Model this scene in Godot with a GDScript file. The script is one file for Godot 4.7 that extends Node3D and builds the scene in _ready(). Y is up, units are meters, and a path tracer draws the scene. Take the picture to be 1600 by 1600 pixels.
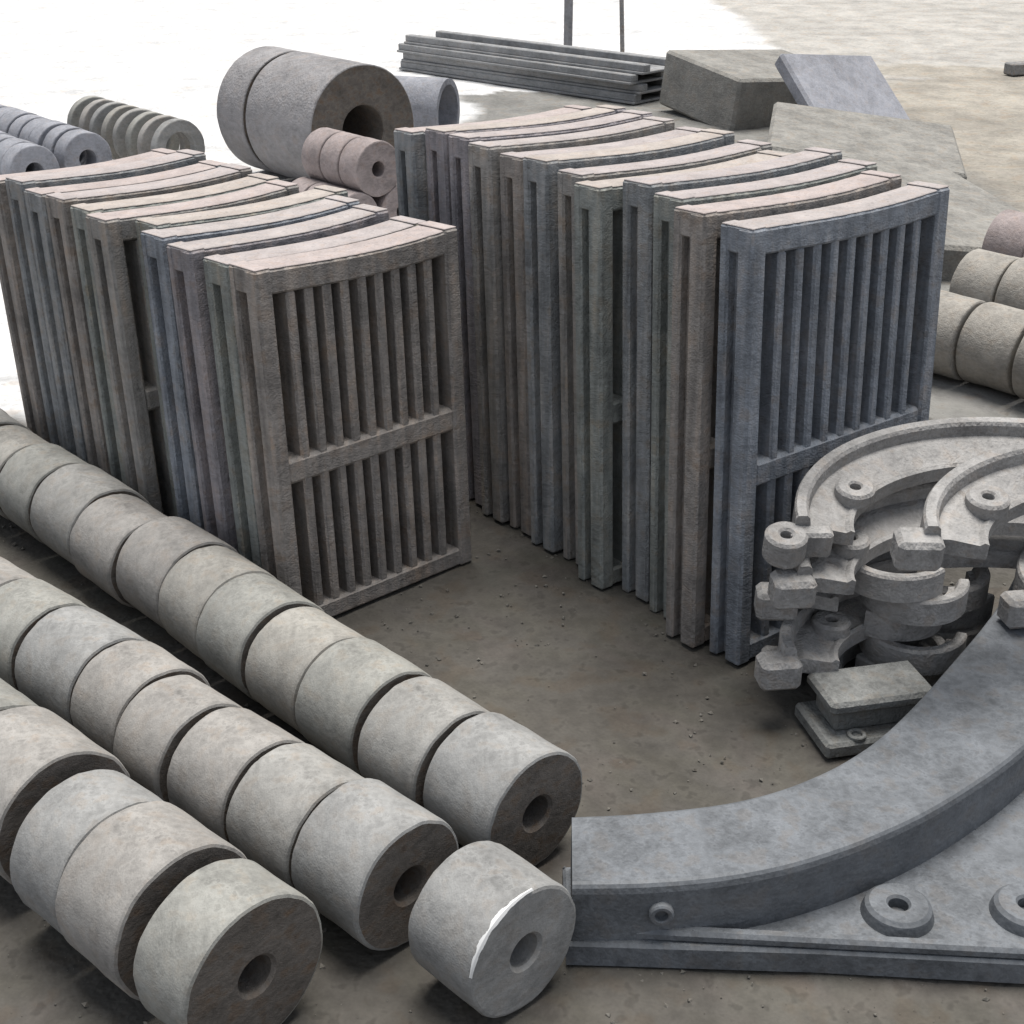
extends Node3D

const YAW := 0.7284
const ORD := ["first", "second", "third", "fourth", "fifth", "sixth", "seventh", "eighth", "ninth", "tenth", "eleventh", "twelfth", "thirteenth", "fourteenth", "fifteenth", "sixteenth"]
var U := Vector3(cos(YAW), 0, -sin(YAW))
var V := Vector3(-sin(YAW), 0, -cos(YAW))
var M := {}
var taken := {}
var rng := RandomNumberGenerator.new()

# ------------------------------------------------------------------ helpers
func lin(r: float, g: float, b: float) -> Color:
	return Color(r, g, b).linear_to_srgb()

func numbered(called: String) -> String:
	var n: int = taken.get(called, 0)
	taken[called] = n + 1
	return called if n == 0 else "%s_%03d" % [called, n]

func tag(o: Node, label: String, category: String, group := "", kind := "") -> void:
	if label: o.set_meta("label", label)
	if category: o.set_meta("category", category)
	if group: o.set_meta("group", group)
	if kind: o.set_meta("kind", kind)

func thing(called: String, label: String, category: String, at: Vector3, turn := 0.0, group := "") -> Node3D:
	var o := Node3D.new()
	o.name = numbered(called)
	add_child(o)
	o.position = at
	o.rotation.y = turn
	tag(o, label, category, group)
	return o

func part(called: String, mesh: Mesh, mat: Material, parent: Node, at := Vector3.ZERO) -> MeshInstance3D:
	var o := MeshInstance3D.new()
	o.name = called
	o.mesh = mesh
	o.material_override = mat
	o.cast_shadow = GeometryInstance3D.SHADOW_CASTING_SETTING_ON
	parent.add_child(o, true)
	o.position = at
	return o

func begin() -> SurfaceTool:
	var st := SurfaceTool.new()
	st.begin(Mesh.PRIMITIVE_TRIANGLES)
	return st

func vtx(st: SurfaceTool, p: Vector3, n: Vector3) -> void:
	st.set_normal(n)
	st.add_vertex(p)

func tri(st: SurfaceTool, a: Vector3, b: Vector3, c: Vector3, na: Vector3, nb: Vector3, nc: Vector3) -> void:
	if (b - a).cross(c - a).dot(na + nb + nc) > 0.0:
		vtx(st, a, na); vtx(st, c, nc); vtx(st, b, nb)
	else:
		vtx(st, a, na); vtx(st, b, nb); vtx(st, c, nc)

func quad(st: SurfaceTool, a: Vector3, b: Vector3, c: Vector3, d: Vector3, n: Vector3) -> void:
	tri(st, a, b, c, n, n, n)
	tri(st, a, c, d, n, n, n)

# box with bevelled edges, from corner lo to corner hi, optionally transformed
func cbox(st: SurfaceTool, lo: Vector3, hi: Vector3, ch := 0.004, tf := Transform3D.IDENTITY) -> void:
	var c := (lo + hi) * 0.5
	var h := (hi - lo) * 0.5
	ch = min(ch, min(h.x, min(h.y, h.z)) * 0.9)
	var pt := func(sx: float, sy: float, sz: float, ax: int) -> Vector3:
		var e := Vector3(h.x - ch, h.y - ch, h.z - ch)
		e[ax] = h[ax]
		return tf * (c + Vector3(e.x * sx, e.y * sy, e.z * sz))
	var S := [-1.0, 1.0]
	for ax in 3:
		var b1 := (ax + 1) % 3
		var b2 := (ax + 2) % 3
		for s in S:
			var q: Array[Vector3] = []
			for k in [[-1.0, -1.0], [1.0, -1.0], [1.0, 1.0], [-1.0, 1.0]]:
				var sg := Vector3.ZERO
				sg[ax] = s; sg[b1] = k[0]; sg[b2] = k[1]
				q.append(pt.call(sg.x, sg.y, sg.z, ax))
			var n := Vector3.ZERO
			n[ax] = s
			quad(st, q[0], q[1], q[2], q[3], tf.basis * n)
		# edges along axis ax, between faces b1 and b2
		for s1 in S:
			for s2 in S:
				var g := Vector3.ZERO
				g[b1] = s1; g[b2] = s2
				var lo_ := g
				var hi_ := g
				lo_[ax] = -1.0; hi_[ax] = 1.0
				quad(st, pt.call(lo_.x, lo_.y, lo_.z, b1), pt.call(hi_.x, hi_.y, hi_.z, b1), pt.call(hi_.x, hi_.y, hi_.z, b2), pt.call(lo_.x, lo_.y, lo_.z, b2), tf.basis * g.normalized())
	for sx in S:
		for sy in S:
			for sz in S:
				var n := tf.basis * Vector3(sx, sy, sz).normalized()
				tri(st, pt.call(sx, sy, sz, 0), pt.call(sx, sy, sz, 1), pt.call(sx, sy, sz, 2), n, n, n)

# profile of (radius, along z), turned about the z axis; closed ring of points
func lathe(st: SurfaceTool, prof: Array, seg := 56, tf := Transform3D.IDENTITY, rough := 0.0, sd := 0, closed := true) -> void:
	var nz := FastNoiseLite.new()
	nz.seed = sd
	nz.frequency = 9.0
	var cnt := prof.size() if closed else prof.size() - 1
	for i in cnt:
		var a: Vector2 = prof[i]
		var b: Vector2 = prof[(i + 1) % prof.size()]
		var d := (b - a).normalized()
		var nn := Vector2(d.y, -d.x)
		for k in seg:
			var p: Array[Vector3] = []
			var n: Array[Vector3] = []
			for j in [k, k + 1]:
				var t: float = TAU * float(j % seg) / seg
				var e := Vector3(cos(t), sin(t), 0)
				for q: Vector2 in [a, b]:
					var rr: float = q.x
					if rough > 0.0 and q.x > 0.06:
						rr += rough * nz.get_noise_3d(e.x * 0.2, e.y * 0.2, q.y)
					p.append(tf * (e * rr + Vector3(0, 0, q.y)))
					n.append(tf.basis * (e * nn.x + Vector3(0, 0, nn.y)))
			tri(st, p[0], p[1], p[3], n[0], n[1], n[3])
			tri(st, p[0], p[3], p[2], n[0], n[3], n[2])

# a section of (s 0..1 from inner to outer edge, height) swept along two edge curves
func sweep(st: SurfaceTool, inner: PackedVector3Array, outer: PackedVector3Array, sec: PackedVector2Array) -> void:
	var n := inner.size()
	var area := 0.0
	for i in sec.size():
		area += sec[i].cross(sec[(i + 1) % sec.size()])
	for i in sec.size():
		var a := sec[i]
		var b := sec[(i + 1) % sec.size()]
		for k in n - 1:
			var w0 := outer[k] - inner[k]
			var w1 := outer[k + 1] - inner[k + 1]
			var d0 := Vector2((b.x - a.x) * w0.length(), b.y - a.y).normalized()
			var d1 := Vector2((b.x - a.x) * w1.length(), b.y - a.y).normalized()
			var sg := 1.0 if area > 0 else -1.0
			var n0 := (w0.normalized() * d0.y * sg + Vector3.UP * -d0.x * sg)
			var n1 := (w1.normalized() * d1.y * sg + Vector3.UP * -d1.x * sg)
			var p0 := inner[k] + w0 * a.x + Vector3.UP * a.y
			var p1 := inner[k] + w0 * b.x + Vector3.UP * b.y
			var p2 := inner[k + 1] + w1 * b.x + Vector3.UP * b.y
			var p3 := inner[k + 1] + w1 * a.x + Vector3.UP * a.y
			tri(st, p0, p1, p2, n0, n0, n1)
			tri(st, p0, p2, p3, n0, n1, n1)
	var idx := Geometry2D.triangulate_polygon(sec)
	for e in [0, n - 1]:
		var w := outer[e] - inner[e]
		var other: int = 1 if e == 0 else n - 2
		var nn := (inner[e] - inner[other]).normalized()
		for t in range(0, idx.size(), 3):
			var p: Array[Vector3] = []
			for j in 3:
				p.append(inner[e] + w * sec[idx[t + j]].x + Vector3.UP * sec[idx[t + j]].y)
			tri(st, p[0], p[1], p[2], nn, nn, nn)

# flat polygon (x, z) extruded from y0 to y1, with a bevelled top edge
func slab(st: SurfaceTool, poly: PackedVector2Array, y0: float, y1: float) -> void:
	var idx := Geometry2D.triangulate_polygon(poly)
	var top := Geometry2D.offset_polygon(poly, -0.005)[0]
	var it := Geometry2D.triangulate_polygon(top)
	for t in range(0, it.size(), 3):
		tri(st, Vector3(top[it[t]].x, y1, top[it[t]].y), Vector3(top[it[t + 1]].x, y1, top[it[t + 1]].y), Vector3(top[it[t + 2]].x, y1, top[it[t + 2]].y), Vector3.UP, Vector3.UP, Vector3.UP)
	for t in range(0, idx.size(), 3):
		tri(st, Vector3(poly[idx[t]].x, y0, poly[idx[t]].y), Vector3(poly[idx[t + 1]].x, y0, poly[idx[t + 1]].y), Vector3(poly[idx[t + 2]].x, y0, poly[idx[t + 2]].y), Vector3.DOWN, Vector3.DOWN, Vector3.DOWN)
	var cw := 1.0 if Geometry2D.is_polygon_clockwise(poly) else -1.0
	for i in poly.size():
		var a := poly[i]
		var b := poly[(i + 1) % poly.size()]
		var d := (b - a).normalized()
		var n := Vector3(-d.y, 0, d.x) * cw
		quad(st, Vector3(a.x, y0, a.y), Vector3(b.x, y0, b.y), Vector3(b.x, y1 - 0.005, b.y), Vector3(a.x, y1 - 0.005, a.y), n)
		var ia := Vector3(a.x, y1, a.y) - n * 0.005
		var ib := Vector3(b.x, y1, b.y) - n * 0.005
		quad(st, Vector3(a.x, y1 - 0.005, a.y), Vector3(b.x, y1 - 0.005, b.y), ib, ia, (n + Vector3.UP).normalized())

func smooth_curve(pts: Array, steps: int) -> PackedVector3Array:
	var out := PackedVector3Array()
	for i in pts.size() - 1:
		var p0: Vector2 = pts[max(i - 1, 0)]
		var p1: Vector2 = pts[i]
		var p2: Vector2 = pts[i + 1]
		var p3: Vector2 = pts[min(i + 2, pts.size() - 1)]
		for k in steps:
			var q := p1.cubic_interpolate(p2, p0, p3, float(k) / steps)
			out.append(Vector3(q.x, 0, q.y))
	out.append(Vector3(pts[-1].x, 0, pts[-1].y))
	return out

# ------------------------------------------------------------------ materials
func noise_image(size: int, freq: float, sd: int, oct := 4, cellular := false) -> Image:
	var n := FastNoiseLite.new()
	n.seed = sd
	n.frequency = freq
	n.fractal_octaves = oct
	n.noise_type = FastNoiseLite.TYPE_CELLULAR if cellular else FastNoiseLite.TYPE_SIMPLEX_SMOOTH
	var im := n.get_seamless_image(size, size)
	im.convert(Image.FORMAT_L8)
	return im

# grey iron skin: fine grain, cloudy dust, darker pits and brown rust flecks
func iron_albedo(size: int, sd: int, contrast: float, rust: float, streak := 0.0, stain := 1.0) -> ImageTexture:
	var a := noise_image(size, 0.006, sd).get_data()
	var b := noise_image(size, 0.045, sd + 1, 3).get_data()
	var c := noise_image(size, 0.3, sd + 2, 2).get_data()
	var d := noise_image(size, 0.018, sd + 3, 5).get_data()
	var n := FastNoiseLite.new()
	n.seed = sd + 9
	n.frequency = 0.05
	n.fractal_octaves = 4
	var runs := n.get_seamless_image(size, size / 16)
	runs.convert(Image.FORMAT_L8)
	runs.resize(size, size, Image.INTERPOLATE_CUBIC)
	var e := runs.get_data()
	var bytes := PackedByteArray()
	bytes.resize(size * size * 3)
	for i in size * size:
		var x: float = (a[i] / 255.0 - 0.5) * 0.55 + (b[i] / 255.0 - 0.5) * 0.5 + (c[i] / 255.0 - 0.5) * 0.22
		var v: float = 0.84 + x * contrast
		var pit: float = smoothstep(0.66, 0.80, b[i] / 255.0) * 0.12
		v -= pit
		v -= smoothstep(0.50, 0.68, 1.0 - d[i] / 255.0) * 0.10 * stain + smoothstep(0.60, 0.70, a[i] / 255.0) * smoothstep(0.40, 0.65, b[i] / 255.0) * 0.05 * stain
		v += (e[i] / 255.0 - 0.5) * streak
		var r: float = (smoothstep(0.58, 0.80, d[i] / 255.0) + streak * 1.6 * smoothstep(0.55, 0.75, e[i] / 255.0)) * rust
		bytes[i * 3] = int(clampf(v * (1.0 - r * 0.05), 0, 1) * 255)
		bytes[i * 3 + 1] = int(clampf(v * (1.0 - r * 0.26), 0, 1) * 255)
		bytes[i * 3 + 2] = int(clampf(v * (1.0 - r * 0.45), 0, 1) * 255)
	var im := Image.create_from_data(size, size, false, Image.FORMAT_RGB8, bytes)
	im.generate_mipmaps()
	return ImageTexture.create_from_image(im)

func normal_tex(size: int, freqs: Array, sd: int, strength: float) -> ImageTexture:
	var im := noise_image(size, freqs[0], sd, 4)
	if freqs.size() > 1:
		var o := noise_image(size, freqs[1], sd + 7, 3).get_data()
		var d := im.get_data()
		for i in d.size():
			d[i] = int(d[i] * 0.5 + o[i] * 0.5)
		im = Image.create_from_data(size, size, false, Image.FORMAT_L8, d)
	im.convert(Image.FORMAT_RGBA8)
	im.bump_map_to_normal_map(strength)
	im.generate_mipmaps()
	return ImageTexture.create_from_image(im)

func mat(tex: Texture2D, nrm: Texture2D, col: Color, rough := 0.8, scale := 1.6, ns := 1.0) -> StandardMaterial3D:
	var m := StandardMaterial3D.new()
	m.albedo_color = col
	m.albedo_texture = tex
	m.roughness = rough
	m.metallic_specular = 0.35
	m.normal_enabled = true
	m.normal_texture = nrm
	m.normal_scale = ns
	m.uv1_triplanar = true
	m.uv1_world_triplanar = true
	m.uv1_scale = Vector3.ONE * scale
	return m

func make_materials() -> void:
	var ta := iron_albedo(512, 11, 0.42, 0.12, 0.0, 0.6)
	var td := iron_albedo(512, 13, 0.22, 0.1, 0.0, 0.3)
	var tb := iron_albedo(512, 41, 0.42, 0.4)
	var ts := iron_albedo(512, 47, 0.34, 0.22, 0.34, 0.6)
	var tg := iron_albedo(1024, 71, 0.30, 0.12, 0.0, 0.35)
	var na := normal_tex(512, [0.25, 0.06], 5, 5.0)
	var nb := normal_tex(512, [0.12, 0.03], 9, 7.0)
	var ng := normal_tex(1024, [0.16, 0.03], 19, 9.0)
	M.roller = []
	for c in [lin(.395, .388, .368), lin(.42, .405, .37), lin(.37, .37, .362), lin(.405, .388, .365), lin(.38, .378, .35)]:
		M.roller.append(mat(ta, na, c, 0.74, 2.2, 0.32))
	M.pale_roller = mat(ta, na, lin(.42, .395, .355), 0.8, 2.0, 0.8)
	M.pink_roller = mat(ta, na, lin(.42, .36, .35), 0.8, 2.0, 0.8)
	M.blue_roller = mat(ta, na, lin(.37, .38, .42), 0.8, 2.0, 0.8)
	M.scale = mat(tb, na, lin(.20, .178, .158), 0.85, 2.4, 0.7)  # brown casting skin for end faces, darkened further to paint in their shade
	M.grate = []
	for c in [lin(.35, .365, .375), lin(.385, .355, .33), lin(.32, .35, .395), lin(.365, .345, .365), lin(.35, .37, .35), lin(.39, .375, .355)]:
		M.grate.append(mat(ts, na, c, 0.68, 1.5, 0.8))
	M.lit_dust = []  # pinkish dusty tone, paled so the upper edges look more strongly lit
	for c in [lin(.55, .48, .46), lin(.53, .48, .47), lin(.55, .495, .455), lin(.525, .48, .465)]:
		M.lit_dust.append(mat(td, na, c, 0.95, 2.6, 0.6))
	M.cradle = mat(ta, nb, lin(.185, .199, .217), 0.55, 1.7, 0.28)
	M.ring = mat(ta, nb, lin(.42, .41, .40), 0.65, 1.9, 0.8)
	M.rod = mat(tb, nb, lin(.33, .325, .32), 0.7, 1.9, 0.8)
	M.box = mat(ta, nb, lin(.28, .285, .275), 0.75, 2.0, 0.8)
	M.drum = mat(ta, nb, lin(.36, .35, .355), 0.75, 1.2, 0.8)
	M.beam = mat(ta, na, lin(.36, .365, .37), 0.7, 1.4, 0.7)
	M.block = mat(ta, nb, lin(.33, .32, .295), 0.8, 1.2, 0.8)
	M.post = mat(ta, na, lin(.30, .30, .31), 0.7, 1.2, 0.7)
	M.bare = StandardMaterial3D.new()
	M.bare.albedo_color = lin(.70, .70, .69)
	M.bare.roughness = 0.6
	M.ground = mat(tg, ng, Color.WHITE, 0.95, 0.37, 0.22)
	M.ground.vertex_color_use_as_albedo = true
	M.grit = mat(tg, ng, lin(.20, .19, .17), 0.95, 3.0, 0.5)

# ------------------------------------------------------------------ ground
func build_ground() -> void:
	var n1 := FastNoiseLite.new()
	n1.seed = 3
	n1.frequency = 0.55
	n1.fractal_octaves = 5
	var n2 := FastNoiseLite.new()
	n2.seed = 8
	n2.frequency = 2.2
	n2.fractal_octaves = 3
	var dirt := Vector3(.118, .110, .097)
	var pale := Vector3(.80, .80, .80)
	var grey := Vector3(.27, .265, .25)
	var sand := Vector3(.40, .37, .32)
	var col := func(x: float, z: float) -> Color:
		var w: float = n1.get_noise_2d(x, z)
		var w2: float = n2.get_noise_2d(x, z)
		var k := dirt * (1.0 + w * 0.35 + w2 * 0.2)
		var back := pale * (1.0 + w * 0.06)
		if z > -10.6 + w * 0.6:
			back = back.lerp(grey * (1.0 + w2 * 0.25), smoothstep(-0.5, -0.3, x + w * 0.5))
		back = back.lerp(sand * (1.0 + w * 0.3 + w2 * 0.15), smoothstep(2.3, 2.5, x + w * 0.3))
		back = back.lerp(Vector3(.52, .50, .465) * (1.0 + w * 0.15), smoothstep(-11.4, -11.9, z + w * 2.0) * smoothstep(2.2, 2.5, x))
		var t: float = smoothstep(-4.30, -4.55, z + w * 0.8 + w2 * 0.25)
		k = k.lerp(back, t)
		return Color(k.x, k.y, k.z)
	var st := begin()
	var x0 := -7.0
	var z0 := -17.0
	var nx := 260
	var nzc := 330
	var dx := 14.0 / nx
	var dz := 17.0 / nzc
	var P := []
	var C := []
	for j in nzc + 1:
		for i in nx + 1:
			var x := x0 + i * dx
			var z := z0 + j * dz
			var edge := i == 0 or j == 0 or i == nx or j == nzc
			P.append(Vector3(x, -0.004 if edge else -0.006 + 0.006 * n2.get_noise_2d(x * 2.0, z * 2.0) , z))
			C.append(col.call(x, z))
	var put := func(k: int) -> void:
		st.set_color(C[k])
		st.set_normal(Vector3.UP)
		st.add_vertex(P[k])
	for j in nzc:
		for i in nx:
			var a := j * (nx + 1) + i
			for k in [a, a + 1, a + nx + 2, a, a + nx + 2, a + nx + 1]:
				put.call(k)
	# the yard goes on to the horizon
	var far := 260.0
	var R := [[-far, -far, far, z0], [-far, z0, x0, far], [x0 + 14.0, z0, far, far], [x0, 0.0, x0 + 14.0, far]]
	var fc := [Color(.66, .65, .63), Color(.70, .69, .68), Color(.40, .37, .32), Color(.118, .110, .097)]
	for i in 4:
		var r = R[i]
		var q := [Vector3(r[0], -0.004, r[1]), Vector3(r[2], -0.004, r[1]), Vector3(r[2], -0.004, r[3]), Vector3(r[0], -0.004, r[3])]
		for k in [0, 1, 2, 0, 2, 3]:
			st.set_color(fc[i])
			st.set_normal(Vector3.UP)
			st.add_vertex(q[k])
	var g := part("ground", st.commit(), M.ground, self)
	tag(g, "dusty dark dirt yard floor turning pale concrete and sand behind the castings", "ground", "", "structure")
	# loose grit on the floor
	var gs := begin()
	var ico := [Vector3(1, 0, 0), Vector3(-.9, .1, 0), Vector3(0, .7, .1), Vector3(0, -.5, 0), Vector3(.1, 0, .9), Vector3(0, .1, -1)]
	for f in [[0, 2, 4], [4, 2, 1], [1, 2, 5], [5, 2, 0], [0, 4, 3], [4, 1, 3], [1, 5, 3], [5, 0, 3]]:
		var a: Vector3 = ico[f[0]]
		var b: Vector3 = ico[f[1]]
		var c: Vector3 = ico[f[2]]
		var n := (a + b + c).normalized()
		tri(gs, a, b, c, n, n, n)
	var mm := MultiMesh.new()
	mm.transform_format = MultiMesh.TRANSFORM_3D
	mm.mesh = gs.commit()
	var tfs := []
	for i in 7000:
		var x := rng.randf_range(-1.6, 1.6)
		var z := rng.randf_range(-4.2, -1.2)
		if n1.get_noise_2d(x * 3.0, z * 3.0) < rng.randf_range(-0.5, 0.25): continue
		var s := 0.0012 + 0.0075 * pow(rng.randf(), 5.0)
		tfs.append(Transform3D(Basis(Vector3(rng.randf(), rng.randf(), rng.randf()).normalized(), rng.randf() * TAU).scaled(Vector3(s, s * 0.8, s)), Vector3(x, -0.004, z)))
	mm.instance_count = tfs.size()
	for i in tfs.size(): mm.set_instance_transform(i, tfs[i])
	var mi := MultiMeshInstance3D.new()
	mi.name = "grit"
	mi.multimesh = mm
	mi.material_override = M.grit
	add_child(mi)
	tag(mi, "loose grit and scale scattered over the dark yard floor", "grit", "", "stuff")

# ------------------------------------------------------------------ rollers
var disc_meshes := {}
func disc_mesh(r: float, t: float, bore: float, sd: int) -> Array:
	var key := "%.3f %.3f %.3f %d" % [r, t, bore, sd]
	if disc_meshes.has(key): return disc_meshes[key]
	var c := 0.007
	# centred on the axis, front face at z = 0, back face at z = -t
	var tread := [Vector2(r - c, -t), Vector2(r - c * 0.3, -t + c * 0.3), Vector2(r, -t + c)]
	for k in range(1, 6): tread.append(Vector2(r, -t + c + (t - 2 * c) * k / 6.0))
	tread.append_array([Vector2(r, -c), Vector2(r - c * 0.3, -c * 0.3), Vector2(r - c, 0.0)])
	var st := begin()
	lathe(st, tread, 96, Transform3D.IDENTITY, 0.003, sd, false)
	var ff := begin()
	lathe(ff, [Vector2(r - c, 0.0), Vector2(bore + 0.006, 0.0), Vector2(bore, -0.006), Vector2(bore, -t * 0.5)], 96, Transform3D.IDENTITY, 0.003, sd, false)
	var fb := begin()
	lathe(fb, [Vector2(bore, -t * 0.5), Vector2(bore, -t + 0.006), Vector2(bore + 0.006, -t), Vector2(r - c, -t)], 96, Transform3D.IDENTITY, 0.003, sd, false)
	var m := [st.commit(), ff.commit(), fb.commit()]
	disc_meshes[key] = m
	return m

func roller(at: Vector3, turn: float, r: float, t: float, m: Material, label: String, group: String, bore := 0.032, tilt := 0.0, called := "iron_roller", face: Material = null) -> Node3D:
	var o := thing(called, label, called.trim_prefix("iron_"), at, 0, group)
	var ms := disc_mesh(r, t, bore, rng.randi() % 4)
	if face == null: face = m
	part("tread", ms[0], m, o)
	part("end_face", ms[1], face, o)
	part("end_face", ms[2], face, o)
	o.transform = Transform3D(Basis(Vector3.UP, turn) * Basis(Vector3.RIGHT, tilt) * Basis(Vector3.BACK, rng.randf() * TAU), at)
	o.position.y = r * 0.998
	return o

func roller_row(front: Vector3, turn: float, r: float, seams: Array, gaps: Dictionary, words: String, group: String, mats: Array, bore := 0.032) -> void:
	var v := Vector3(-sin(turn), 0, -cos(turn))
	for i in seams.size() - 1:
		var gap: float = gaps.get(i, 0.007 + rng.randf() * 0.005)
		var len: float = seams[i + 1] - seams[i] - gap
		var side := Vector3(cos(turn), 0, -sin(turn)) * rng.randf_range(-0.010, 0.010)
		roller(front + v * (seams[i] - seams[0]) + side, turn + rng.randf_range(-0.02, 0.02), r * rng.randf_range(0.955, 1.0), len, mats[rng.randi() % mats.size()], words % ORD[i], group, bore, 0.0, "iron_roller", M.scale if mats == M.roller else null)

# ------------------------------------------------------------------ grates
func sag(f: float) -> float:
	return 0.012 * sin(PI * pow(f, 1.25))

func grate_meshes(w: float, h: float, t: float) -> Array:
	var st := begin()
	var sw := 0.042
	for s in 2:
		var a := 0.0 if s == 0 else w - sw
		var b := sw if s == 0 else w
		var ia := 0.024 if s == 0 else 0.002
		var ib := 0.002 if s == 0 else 0.024
		cbox(st, Vector3(a, 0, -0.046), Vector3(b, h, 0), 0.006)                          # front lip
		cbox(st, Vector3(a, 0, -t), Vector3(b, h, -t + 0.026), 0.005)                     # back lip
		cbox(st, Vector3(a + ia, 0.003, -t + 0.010), Vector3(b - ib, h - 0.003, -0.010), 0.003)   # web
		cbox(st, Vector3(a + 0.0015, h - 0.055, -t + 0.012), Vector3(b - 0.0015, h - 0.0005, -0.012), 0.003)   # closed head
	# the upper rail sags between the corners
	var ia_ := PackedVector3Array()
	var oa_ := PackedVector3Array()
	for k in 15:
		var x := sw - 0.006 + (w - 2 * sw + 0.012) * k / 14.0
		ia_.append(Vector3(x, h - 0.0008 - sag(x / w), -t + 0.003))
		oa_.append(Vector3(x, h - 0.0008 - sag(x / w), -0.003))
	sweep(st, ia_, oa_, PackedVector2Array([Vector2(0.0, -0.05), Vector2(0.0, -0.006), Vector2(0.06, 0.0), Vector2(0.94, 0.0), Vector2(1.0, -0.006), Vector2(1.0, -0.05), Vector2(0.95, -0.055), Vector2(0.05, -0.055)]))
	cbox(st, Vector3(sw - 0.006, 0.0022, -t + 0.003), Vector3(w - sw + 0.006, 0.05, -0.003), 0.006)
	cbox(st, Vector3(sw - 0.006, h * 0.46 - 0.030, -t + 0.004), Vector3(w - sw + 0.006, h * 0.46 + 0.030, -0.0035), 0.008)
	var bar := begin()
	cbox(bar, Vector3(-0.0125, 0.045, -t + 0.012), Vector3(0.0125, h - 0.060, -0.006), 0.005)
	# dusty layer that paints top light onto the upper edge, ragged at its rim
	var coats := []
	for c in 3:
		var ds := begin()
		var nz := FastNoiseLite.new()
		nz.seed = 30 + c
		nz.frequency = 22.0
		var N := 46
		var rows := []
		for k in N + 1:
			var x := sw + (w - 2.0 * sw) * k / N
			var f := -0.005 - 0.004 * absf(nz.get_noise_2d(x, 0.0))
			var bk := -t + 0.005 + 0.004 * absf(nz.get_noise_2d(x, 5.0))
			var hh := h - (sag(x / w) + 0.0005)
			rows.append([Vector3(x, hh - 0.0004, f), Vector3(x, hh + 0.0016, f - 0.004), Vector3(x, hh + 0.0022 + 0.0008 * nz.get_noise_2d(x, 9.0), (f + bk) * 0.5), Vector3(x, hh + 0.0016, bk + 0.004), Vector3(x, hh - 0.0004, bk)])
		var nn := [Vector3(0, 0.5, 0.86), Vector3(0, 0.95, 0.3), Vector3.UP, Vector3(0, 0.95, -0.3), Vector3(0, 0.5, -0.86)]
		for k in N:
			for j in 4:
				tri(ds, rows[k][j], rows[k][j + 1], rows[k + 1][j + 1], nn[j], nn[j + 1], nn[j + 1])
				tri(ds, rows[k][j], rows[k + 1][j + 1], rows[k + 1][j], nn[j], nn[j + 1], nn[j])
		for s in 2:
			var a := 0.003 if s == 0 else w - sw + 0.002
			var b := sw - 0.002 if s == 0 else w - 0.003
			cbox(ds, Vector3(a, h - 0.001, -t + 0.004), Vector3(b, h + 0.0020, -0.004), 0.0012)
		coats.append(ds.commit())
	return [st.commit(), bar.commit(), coats]

func grate_stack(corner: Vector3, turn: float, w: float, h: float, total: float, count: int, lean: float, side_lean: float, off: Dictionary, words: Array, group: String) -> void:
	var pitch := total / count
	var t := pitch - 0.018
	var ms := grate_meshes(w, h, t)
	var u := Vector3(cos(turn), 0, -sin(turn))
	var v := Vector3(-sin(turn), 0, -cos(turn))
	for i in count:
		var o: Array = off.get(i, [0.0, 0.0])
		var at: Vector3 = corner + u * (rng.randf_range(-0.014, 0.014) + o[0]) + v * (pitch * i + rng.randf_range(0.0, 0.008) + o[1])
		var g := thing("iron_grate", words[0] if i == 0 else words[1] % ORD[i - 1], "grate", at, 0, group)
		g.transform = Transform3D(Basis(Vector3.UP, turn + rng.randf_range(-0.006, 0.006)) * Basis(Vector3.RIGHT, -lean + rng.randf_range(-0.004, 0.004)) * Basis(Vector3.BACK, -side_lean + rng.randf_range(-0.005, 0.005)), at)
		g.transform.basis = g.transform.basis * Basis.from_scale(Vector3(1.0, rng.randf_range(0.982, 1.006), 1.0))
		var m: Material = M.grate[rng.randi() % M.grate.size()]
		part("frame", ms[0], m, g)
		var dc := part("lit_dust_coat", ms[2][rng.randi() % 3], M.lit_dust[rng.randi() % M.lit_dust.size()], g)
		dc.set_meta("label", "pinkish dusty layer along the upper edge with top light in its pale colour")
		var n := 9
		for k in n:
			part("bar", ms[1], m, g, Vector3(0.042 + (w - 0.084) * (k + 1.0) / (n + 1.0), 0, 0))

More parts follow.
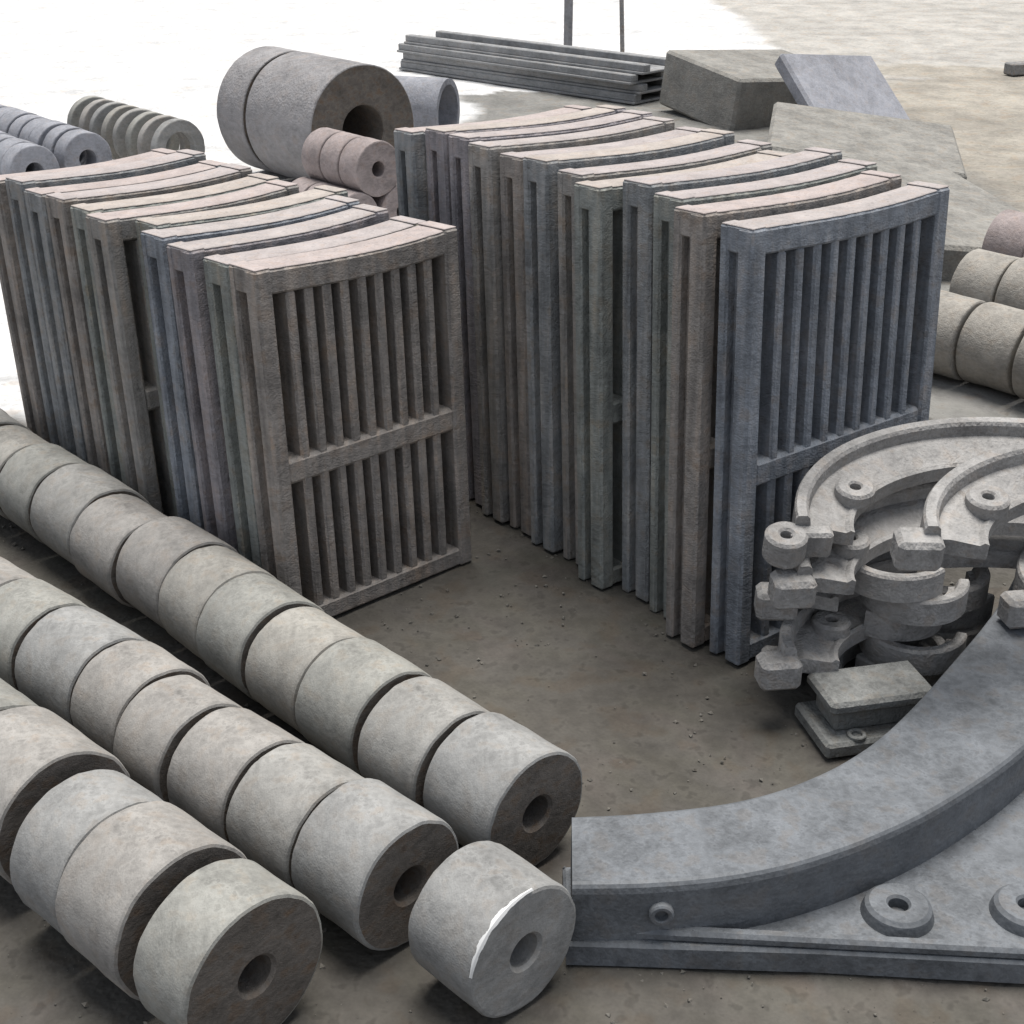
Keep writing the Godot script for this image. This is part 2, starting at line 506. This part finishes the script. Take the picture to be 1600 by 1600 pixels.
# ------------------------------------------------------------------ half ring castings
func half_ring(called: String, label: String, at: Vector3, turn: float, tilt: float, m: Material, group: String, a := 0.47, b := 0.33, span := 2.3, ear := true) -> Node3D:
	var g := thing(called, label, "casting", at, 0, group)
	g.transform = Transform3D(Basis(Vector3.UP, turn) * Basis(Vector3.RIGHT, tilt), at)
	var inner := PackedVector3Array()
	var outer := PackedVector3Array()
	var N := 44
	for k in N + 1:
		var th := span * k / N
		var p := Vector3(-cos(th) * a, 0, -sin(th) * b)
		var nn := Vector3(-cos(th) / a, 0, -sin(th) / b).normalized()
		outer.append(p)
		inner.append(p - nn * 0.125)
	var st := begin()
	# outer lip, groove, sloping web, inner lip
	var sec := PackedVector2Array([Vector2(0.0, 0.012), Vector2(0.0, 0.046), Vector2(0.07, 0.05), Vector2(0.14, 0.044), Vector2(0.60, 0.058), Vector2(0.74, 0.058), Vector2(0.77, 0.082), Vector2(0.82, 0.089), Vector2(0.97, 0.089), Vector2(1.0, 0.082), Vector2(1.0, 0.0), Vector2(0.80, 0.0), Vector2(0.77, 0.026), Vector2(0.1, 0.012)])
	sweep(st, inner, outer, sec)
	part("rim", st.commit(), m, g)
	for s in [-1.0]:
		var ls := begin()
		if not ear:
			cbox(ls, Vector3(-a - 0.052, 0.002, -0.03), Vector3(-a + 0.035, 0.07, 0.036), 0.010)
		else:
			cbox(ls, Vector3(minf(s * (a - 0.075), s * (a + 0.012)), 0.002, -0.004), Vector3(maxf(s * (a - 0.075), s * (a + 0.012)), 0.066, 0.034), 0.007)
			lathe(ls, [Vector2(0.013, 0.004), Vector2(0.040, 0.004), Vector2(0.044, 0.009), Vector2(0.044, 0.060), Vector2(0.038, 0.066), Vector2(0.018, 0.066), Vector2(0.013, 0.061)], 26, Transform3D(Basis(Vector3.RIGHT, -PI / 2), Vector3(s * (a + 0.022), 0.001, 0.028)))
		part("end_lug", ls.commit(), m, g)
		var bs := begin()
		lathe(bs, [Vector2(0.012, 0.0), Vector2(0.042, 0.0), Vector2(0.042, 0.024), Vector2(0.036, 0.03), Vector2(0.016, 0.03), Vector2(0.012, 0.026)], 28, Transform3D(Basis(Vector3.RIGHT, -PI / 2), Vector3.ZERO))
		part("bolt_boss", bs.commit(), m, g, Vector3(s * (a - 0.145), 0.046, -0.12))
	return g

# ------------------------------------------------------------------ scene
func _ready() -> void:
	rng.seed = 20
	var cam := Camera3D.new()
	cam.name = "camera"
	add_child(cam)
	cam.position = Vector3(0, 1.7, 0)
	cam.rotation = Vector3(-0.4486, 0, 0)
	cam.fov = 39.96
	cam.near = 0.05
	cam.far = 600.0
	cam.current = true

	var env := Environment.new()
	env.background_mode = Environment.BG_SKY
	var sky := Sky.new()
	var sm := ProceduralSkyMaterial.new()
	sm.sky_top_color = Color(0.70, 0.74, 0.80)
	sm.sky_horizon_color = Color(0.86, 0.86, 0.87)
	sm.sky_curve = 0.2
	sm.ground_bottom_color = Color(0.40, 0.39, 0.37)
	sm.ground_horizon_color = Color(0.80, 0.80, 0.80)
	sm.sun_angle_max = 0.0
	sky.sky_material = sm
	env.sky = sky
	env.background_energy_multiplier = 0.3
	env.tonemap_mode = Environment.TONE_MAPPER_LINEAR
	env.tonemap_exposure = 3.6
	env.sdfgi_enabled = true
	env.ssao_enabled = true
	env.ssil_enabled = true
	var we := WorldEnvironment.new()
	we.name = "environment"
	we.environment = env
	add_child(we)

	var sun := DirectionalLight3D.new()
	sun.name = "sun"
	sun.light_energy = 0.5
	sun.light_color = Color(1.0, 0.985, 0.965)
	sun.light_angular_distance = 38.0
	sun.shadow_enabled = true
	add_child(sun)
	# the bright part of the cloud stands high behind the stacks
	sun.look_at_from_position(Vector3(0.06, 0.97, -0.21), Vector3.ZERO, Vector3.UP)

	make_materials()
	build_ground()
	build_grates()
	build_roller_rows()
	build_cradle()
	build_rings()
	build_background()

func build_grates() -> void:
	grate_stack(Vector3(-0.512, 0, -2.860), 0.7456, 0.565, 0.87, 1.375, 11, 0.043, 0.0, {3: [-0.02, 0.0], 4: [0.055, 0.0]},
		["foremost slotted iron grate of the shorter stack, its whole face open to view", "%s slotted iron grate behind the foremost one in the shorter stack"], "slotted iron grates of the shorter stack")
	grate_stack(Vector3(0.524, 0, -2.723), 0.6365, 0.620, 1.01, 1.37, 12, 0.05, 0.0, {1: [-0.045, 0.0], 3: [0.03, 0.0], 4: [-0.035, 0.0], 8: [-0.01, 0.0]},
		["foremost slotted iron grate of the taller stack, beside the half ring castings", "%s slotted iron grate behind the foremost one in the taller stack"], "slotted iron grates of the taller stack")

func build_roller_rows() -> void:
	var mats: Array = M.roller
	roller_row(U * 1.385 + V * 1.49, YAW + 0.02, 0.122, [1.51, 1.70, 1.89, 2.08, 2.27, 2.45, 2.63, 2.83, 3.04, 3.27, 3.46, 3.65, 3.84, 4.03], {1: 0.022, 5: 0.010, 8: 0.012},
		"%s grey roller from the bored end of the row beside the shorter stack", "rollers of the row beside the shorter grate stack", mats)
	roller_row(U * 1.095 + V * 1.49, YAW + 0.09, 0.120, [1.49, 1.67, 1.85, 2.03, 2.19, 2.36, 2.57, 2.75, 2.94, 3.12, 3.30, 3.48], {1: 0.012, 2: 0.016},
		"%s grey iron roller from the bored end face of the middle row", "rollers of the middle row", mats)
	roller_row(U * 0.795 + V * 1.47, YAW + 0.10, 0.137, [1.44, 1.61, 1.79, 1.98, 2.20, 2.40, 2.60], {0: 0.04, 2: 0.05},
		"%s thick grey iron roller from the end face of the row of widest rollers", "rollers of the row of widest rollers", mats)
	# the single roller in front of the middle row, its rim knocked bright
	var d := roller(U * 1.145 + V * 1.25, YAW + 0.03, 0.116, 0.155, M.roller[2], "single short iron roller with a bright chipped rim, set before the middle row", "", 0.03)
	d.transform = Transform3D(Basis(Vector3.UP, YAW + 0.03), d.position)
	var st := begin()
	var n := FastNoiseLite.new()
	n.seed = 4
	n.frequency = 1.1
	var N := 90
	for k in N:
		var q := []
		for j in [k, k + 1]:
			var t: float = lerp(1.45, 2.95, j / float(N))
			var wd: float = (0.0028 * clampf(0.45 + n.get_noise_1d(t * 2.4) * 1.8, 0.05, 1.0) + 0.0006 * n.get_noise_1d(t * 30.0)) * sin(PI * clampf(j / float(N), 0.02, 0.98))
			var e := Vector3(cos(t), sin(t), 0)
			q.append([e * (0.1175 - wd * 1.2) + Vector3(0, 0, 0.0014), e * 0.1186 + Vector3(0, 0, -0.002), e * 0.1198 + Vector3(0, 0, -0.003 - wd * 1.8)])
		var nn := Vector3(cos(lerp(1.45, 2.95, k / float(N))), sin(lerp(1.45, 2.95, k / float(N))), 0)
		quad(st, q[0][0], q[0][1], q[1][1], q[1][0], (nn + Vector3.BACK * 2.0).normalized())
		quad(st, q[0][1], q[0][2], q[1][2], q[1][1], (nn * 2.0 + Vector3.BACK).normalized())
	var edge := part("chipped_edge", st.commit(), M.bare, d)
	edge.set_meta("label", "bright bare metal along the knocked rim")
	# paler rows beyond the taller stack
	roller_row(Vector3(1.86, 0, -4.28), YAW, 0.145, [0.0, 0.21, 0.42, 0.62], {0: 0.02},
		"%s pale tan roller from the end of the row behind the taller grate stack", "pale rollers beyond the taller stack", [M.pale_roller])
	roller_row(Vector3(2.16, 0, -4.80), YAW, 0.145, [0.0, 0.22, 0.43, 0.62], {},
		"%s pale tan roller from the end of the second row behind the taller stack", "pale rollers beyond the taller stack", [M.pale_roller])
	roller_row(Vector3(2.46, 0, -5.40), YAW, 0.145, [0.0, 0.20, 0.42, 0.62], {0: 0.015},
		"%s pinkish roller from the end of the farthest row behind the taller stack", "pinkish rollers beyond the taller stack", [M.pink_roller])

func build_cradle() -> void:
	var g := thing("curved_frame_casting", "large blue grey iron casting with a broad curved rim and bolt bosses", "casting", Vector3.ZERO)
	var outer := smooth_curve([Vector2(.098, -1.797), Vector2(.220, -1.800), Vector2(.341, -1.815), Vector2(.450, -1.844), Vector2(.548, -1.885), Vector2(.628, -1.927), Vector2(.726, -1.988), Vector2(.835, -2.071), Vector2(.947, -2.169), Vector2(1.08, -2.31), Vector2(1.20, -2.46), Vector2(1.32, -2.64), Vector2(1.42, -2.82)], 5)
	var inner := smooth_curve([Vector2(.104, -1.979), Vector2(.190, -1.985), Vector2(.280, -1.997), Vector2(.375, -2.016), Vector2(.455, -2.044), Vector2(.530, -2.083), Vector2(.612, -2.140), Vector2(.700, -2.222), Vector2(.795, -2.335), Vector2(.90, -2.475), Vector2(1.01, -2.625), Vector2(1.10, -2.76), Vector2(1.18, -2.90)], 5)
	var st := begin()
	sweep(st, inner, outer, PackedVector2Array([Vector2(0.0, 0.043), Vector2(0.0, 0.152), Vector2(0.008, 0.157), Vector2(0.02, 0.160), Vector2(0.05, 0.162), Vector2(0.3, 0.160), Vector2(0.6, 0.159), Vector2(0.93, 0.160), Vector2(0.962, 0.158), Vector2(0.985, 0.153), Vector2(1.0, 0.143), Vector2(1.0, 0.043)]))
	part("rim", st.commit(), M.cradle, g)
	var ps := begin()
	var poly := PackedVector2Array([Vector2(.090, -1.986), Vector2(.090, -1.790), Vector2(.50, -1.772), Vector2(.831, -1.747), Vector2(1.40, -1.70), Vector2(1.43, -2.40), Vector2(1.43, -2.83), Vector2(1.175, -2.91), Vector2(1.00, -2.633), Vector2(.889, -2.482), Vector2(.785, -2.343), Vector2(.691, -2.230), Vector2(.605, -2.148), Vector2(.450, -2.052), Vector2(.280, -2.004)])
	slab(ps, poly, 0.0, 0.045)
	part("base_plate", ps.commit(), M.cradle, g)
	for b in [[.655, -1.862, 0.056, 0.026], [.875, -1.862, 0.056, 0.026], [1.02, -2.05, 0.056, 0.026]]:
		var bs := begin()
		lathe(bs, [Vector2(0.017, 0.0), Vector2(b[2] + 0.006, 0.0), Vector2(b[2], b[3] - 0.006), Vector2(b[2] - 0.007, b[3]), Vector2(0.021, b[3]), Vector2(0.017, b[3] - 0.005)], 36, Transform3D(Basis(Vector3.RIGHT, -PI / 2), Vector3.ZERO))
		part("bolt_boss", bs.commit(), M.cradle, g, Vector3(b[0], 0.0435, b[1]))
	var hs := begin()
	lathe(hs, [Vector2(0.011, -0.01), Vector2(0.021, -0.01), Vector2(0.021, 0.010), Vector2(0.018, 0.013), Vector2(0.013, 0.013), Vector2(0.011, 0.011)], 28)
	part("bolt_eye", hs.commit(), M.cradle, g, Vector3(.245, 0.103, -1.802))
	# stiffening rib along the front of the plate
	var rs := begin()
	cbox(rs, Vector3(-0.36, 0, -0.014), Vector3(0.74, 0.022, 0.010), 0.006, Transform3D(Basis(Vector3.UP, -0.075), Vector3(.56, 0.043, -1.782)))
	part("front_rib", rs.commit(), M.cradle, g)

func build_rings() -> void:
	var gp := "half ring castings piled by the taller stack"
	var L := ["lowest half ring casting of the pile, flat on the dirt", "second half ring casting from the bottom of the pile", "third half ring casting from the bottom of the pile", "fourth half ring casting from the bottom of the pile", "uppermost half ring casting of the rear pile, leaning toward the tall grates"]
	var c0 := Vector3(1.055, 0, -2.60)
	var mats := [M.ring, M.ring, M.ring, M.ring, M.ring]
	for i in 5:
		var at: Vector3 = c0 + Vector3([.02, -.045, .01, -.02, .0][i], i * 0.0905, [-.03, .03, -.02, .02, 0.0][i])
		half_ring("half_ring_casting", L[i], at, [-0.10, 0.13, -0.05, 0.09, 0.0][i], [0.0, 0.03, 0.07, 0.13, 0.22][i], M.ring, gp, [0.47, 0.45, 0.49, 0.455, 0.475][i], [0.31, 0.30, 0.32, 0.32, 0.36][i], [1.4, 1.45, 2.0, 2.2, 2.3][i], i == 4)
	half_ring("half_ring_casting", "half ring casting lying across the top of the pile, overhanging the dark gap", Vector3(1.225, 0.4545, -2.345), -0.04, 0.19, M.ring, gp, 0.455, 0.325, 2.3, false)
	half_ring("half_ring_casting", "half ring casting resting on the far end of the blue grey rim", Vector3(1.50, 0.164, -2.70), 0.15, 0.0, M.ring, gp, 0.40, 0.30, 1.8, false)
	for i in 5:
		var t := begin()
		var inner := PackedVector3Array()
		var outer := PackedVector3Array()
		for k in 25:
			var th := PI * k / 24.0
			outer.append(Vector3(-cos(th) * 0.115, 0, sin(th) * 0.125))
			inner.append(Vector3(-cos(th) * 0.072, 0, sin(th) * 0.075))
		sweep(t, inner, outer, PackedVector2Array([Vector2(0.0, 0.0), Vector2(0.0, 0.036), Vector2(0.3, 0.038), Vector2(0.45, 0.056), Vector2(0.55, 0.059), Vector2(0.92, 0.059), Vector2(1.0, 0.053), Vector2(1.0, 0.0)]))
		var o := part(numbered("u_bracket"), t.commit(), M.ring, self, Vector3(0.865 + [0.0, .03, -.025, .02, -.03][i], i * 0.0595, -2.735 + [0.0, .02, -.02, .012, .02][i]))
		o.rotation.y = [0.5, -0.4, 0.9, -0.2, -0.75][i]
		tag(o, ["lowest small curved bracket of the short pile inside the half rings", "second small curved bracket from the bottom inside the half rings", "third small curved bracket from the bottom inside the half rings", "fourth small curved bracket from the bottom inside the half rings", "topmost small curved bracket of the short pile inside the half rings"][i], "bracket", "small curved brackets inside the half rings")
	for i in 3:
		var t := begin()
		var inner := PackedVector3Array()
		var outer := PackedVector3Array()
		for k in 25:
			var th := PI * k / 24.0
			outer.append(Vector3(-cos(th) * 0.115, 0, sin(th) * 0.125))
			inner.append(Vector3(-cos(th) * 0.072, 0, sin(th) * 0.075))
		sweep(t, inner, outer, PackedVector2Array([Vector2(0.0, 0.0), Vector2(0.0, 0.036), Vector2(0.3, 0.038), Vector2(0.45, 0.056), Vector2(0.55, 0.059), Vector2(0.92, 0.059), Vector2(1.0, 0.053), Vector2(1.0, 0.0)]))
		var o := part(numbered("u_bracket"), t.commit(), M.ring, self, Vector3(1.00 + [0.0, .02, -.015][i], i * 0.0595, -2.89 + [0.0, -.02, .01][i]))
		o.rotation.y = [0.3, -0.6, 0.15][i]
		tag(o, ["lowest small curved bracket on the dirt behind the blue grey rim", "middle small curved bracket of the pile behind the blue grey rim", "top small curved bracket of the pile behind the blue grey rim"][i], "bracket", "small curved brackets behind the blue grey rim")
	# small bearing cap before the pile
	var b := thing("bearing_cap", "low flanged iron bearing cap with two bolt holes, before the half rings", "casting", Vector3(.752, 0, -2.475), 0.22)
	var st := begin()
	cbox(st, Vector3(-0.135, 0, -0.085), Vector3(0.135, 0.036, 0.085), 0.007)
	part("base_flange", st.commit(), M.box, b)
	var nk := begin()
	cbox(nk, Vector3(-0.10, 0.034, -0.062), Vector3(0.10, 0.085, 0.040), 0.006)
	part("neck", nk.commit(), M.box, b)
	var tp := begin()
	cbox(tp, Vector3(-0.118, 0.083, -0.080), Vector3(0.118, 0.112, 0.056), 0.008)
	part("top_flange", tp.commit(), M.box, b)
	for x in [-0.062, 0.045]:
		var e := begin()
		lathe(e, [Vector2(0.011, 0.0), Vector2(0.020, 0.0), Vector2(0.020, 0.006), Vector2(0.018, 0.008), Vector2(0.013, 0.008), Vector2(0.011, 0.006)], 26, Transform3D(Basis(Vector3.RIGHT, -PI / 2), Vector3.ZERO))
		part("bolt_eye", e.commit(), M.box, b, Vector3(x, 0.0355, 0.064))

func build_background() -> void:
	roller_row(U * 3.36 + V * 7.15, YAW, 0.145, [7.15, 7.30, 7.45, 7.60, 7.75, 7.90, 8.05, 8.20, 8.35, 8.50, 8.65], {0: 0.03, 1: 0.035, 2: 0.03, 3: 0.03, 4: 0.03},
		"%s narrow bluish roller from the end of the row behind the shorter stack", "narrow bluish rollers behind the shorter stack", [M.blue_roller], 0.05)
	roller_row(U * 3.02 + V * 7.05, YAW, 0.14, [7.05, 7.19, 7.34, 7.48, 7.63, 7.78, 7.93, 8.08], {0: 0.03, 2: 0.03, 4: 0.04},
		"%s narrow bluish roller from the end of the outer row behind the shorter stack", "narrow bluish rollers behind the shorter stack", [M.blue_roller], 0.05)
	for i in 8:
		roller(U * 3.80 + V * (6.95 + i * 0.14), YAW + [0.1, -0.05, 0.05, -0.12, 0.03, -0.08, 0.1, -0.02][i], 0.16, 0.055, M.roller[(i + 2) % 5], "%s thin iron ring from the end of the loose row on pale concrete" % ORD[i], "thin iron rings on the pale concrete", 0.095, 0.0, "iron_ring")
	var pc := Vector3(-0.60, 0, -6.40)
	for i in 3:
		for sd in [-1.0, 1.0]:
			roller(pc + U * 0.13 * sd + V * (i * 0.15), YAW, 0.125, 0.14, M.pink_roller, ("%s small pinkish roller in the bottom row on the concrete" if sd < 0 else "%s small pinkish roller in the bottom row next to the drum") % ORD[i], "pinkish rollers beside the big drum", 0.035)
		var o := roller(pc + V * (i * 0.15), YAW, 0.125, 0.14, M.pink_roller, "%s small pinkish roller on top of the pile before the drum" % ORD[i], "pinkish rollers beside the big drum", 0.035)
		o.position.y = 0.337
	# big drums
	var pf := Vector3(-0.76, 0, -7.35)
	roller(pf, YAW, 0.33, 0.60, M.drum, "long thick-walled iron drum with a dark bored end, on pale concrete", "big thick-walled drums", 0.13, 0.0, "iron_drum", M.scale)
	roller(pf + V * 0.63, YAW, 0.33, 0.26, M.drum, "short thick-walled iron drum close behind the long bored drum", "big thick-walled drums", 0.13, 0.0, "iron_drum", M.scale)
	var ps := begin()
	lathe(ps, [Vector2(0.2, -0.5), Vector2(0.2, 0.0), Vector2(0.165, 0.0), Vector2(0.165, -0.5)], 48)
	var pipe := part("pipe_stub", ps.commit(), M.blue_roller, self)
	pipe.transform = Transform3D(Basis(Vector3.UP, 1.25), Vector3(-0.38, 0.2, -8.6))
	tag(pipe, "short bluish pipe stub lying beside the open end of the long drum", "pipe")
	# stack of long bars
	for i in 4:
		var st := begin()
		cbox(st, Vector3(-1.2, 0, -0.22), Vector3(1.2, 0.018, 0.22), 0.004)
		cbox(st, Vector3(-1.198, 0.016, 0.13), Vector3(1.198, 0.066, 0.205), 0.006)
		cbox(st, Vector3(-1.198, 0.016, -0.205), Vector3(1.198, 0.066, -0.13), 0.006)
		var o := part(numbered("iron_channel"), st.commit(), M.beam, self)
		o.transform = Transform3D(Basis(Vector3.UP, -0.75 + [0.0, 0.012, -0.01, 0.006][i]), Vector3(0.12 + [0.0, .03, -.02, .05][i], i * 0.0665, -11.05))
		tag(o, ["bottom long iron channel of the stack behind the taller grates", "second long iron channel from the bottom of the far stack", "third long iron channel from the bottom of the far stack", "topmost long iron channel of the far stack"][i], "channel", "long iron channels in the far stack")
	var p1 := begin()
	cbox(p1, Vector3(-0.035, 0, -0.035), Vector3(0.035, 1.7, 0.035), 0.006)
	cbox(p1, Vector3(-0.09, 0, -0.09), Vector3(0.09, 0.012, 0.09), 0.003)
	var a := part("iron_post", p1.commit(), M.post, self, Vector3(0.46, 0, -12.1))
	tag(a, "grey square iron post standing behind the long channels", "post")
	var p2 := begin()
	lathe(p2, [Vector2(0.0, 0.0), Vector2(0.018, 0.0), Vector2(0.018, 1.6), Vector2(0.0, 1.6)], 16, Transform3D(Basis(Vector3.RIGHT, -PI / 2), Vector3.ZERO), 0.0, 0, false)
	var b := part("iron_rod", p2.commit(), M.rod, self, Vector3(0.90, 0, -11.9))
	b.rotation.z = 0.05
	tag(b, "thin dark rod standing upright near the grey post", "rod")
	# heavy slabs heaped beyond the taller stack
	var sl := [
		["thick grey slab lying tipped nearest the pale tan rollers", Vector3(0.50, 0.24, 0.72), Vector3(1.88, -0.07, -6.55), Vector3(0.07, 0.22, -0.13), M.block],
		["thick grey slab lying tipped between the other slab and the big block", Vector3(0.52, 0.26, 0.55), Vector3(1.93, -0.06, -7.95), Vector3(0.05, -0.20, -0.10), M.block],
		["big greenish grey block tipped on the ground behind the taller stack", Vector3(0.50, 0.36, 0.42), Vector3(1.63, -0.03, -9.75), Vector3(0.10, 0.50, -0.06), M.block],
		["blue grey thick plate tilted against the big greenish block", Vector3(0.36, 0.10, 0.36), Vector3(2.02, 0.20, -8.80), Vector3(0.62, 0.42, -0.10), M.blue_roller]]
	for k in sl:
		var ss := begin()
		var hs: Vector3 = k[1]
		cbox(ss, Vector3(-hs.x, 0.0, -hs.z), Vector3(hs.x, hs.y, hs.z), 0.018)
		var o := part(numbered("iron_block"), ss.commit(), k[4], self, k[2])
		o.rotation = k[3]
		tag(o, k[0], "block", "heavy slabs beyond the taller stack")
	var s5 := begin()
	cbox(s5, Vector3(-0.5, 0, -0.06), Vector3(0.5, 0.09, 0.06), 0.01)
	var bar := part("iron_bar", s5.commit(), M.rod, self, Vector3(4.35, 0, -11.6))
	bar.rotation.y = 0.35
	tag(bar, "dark iron bar lying alone on the pale sandy ground", "bar")
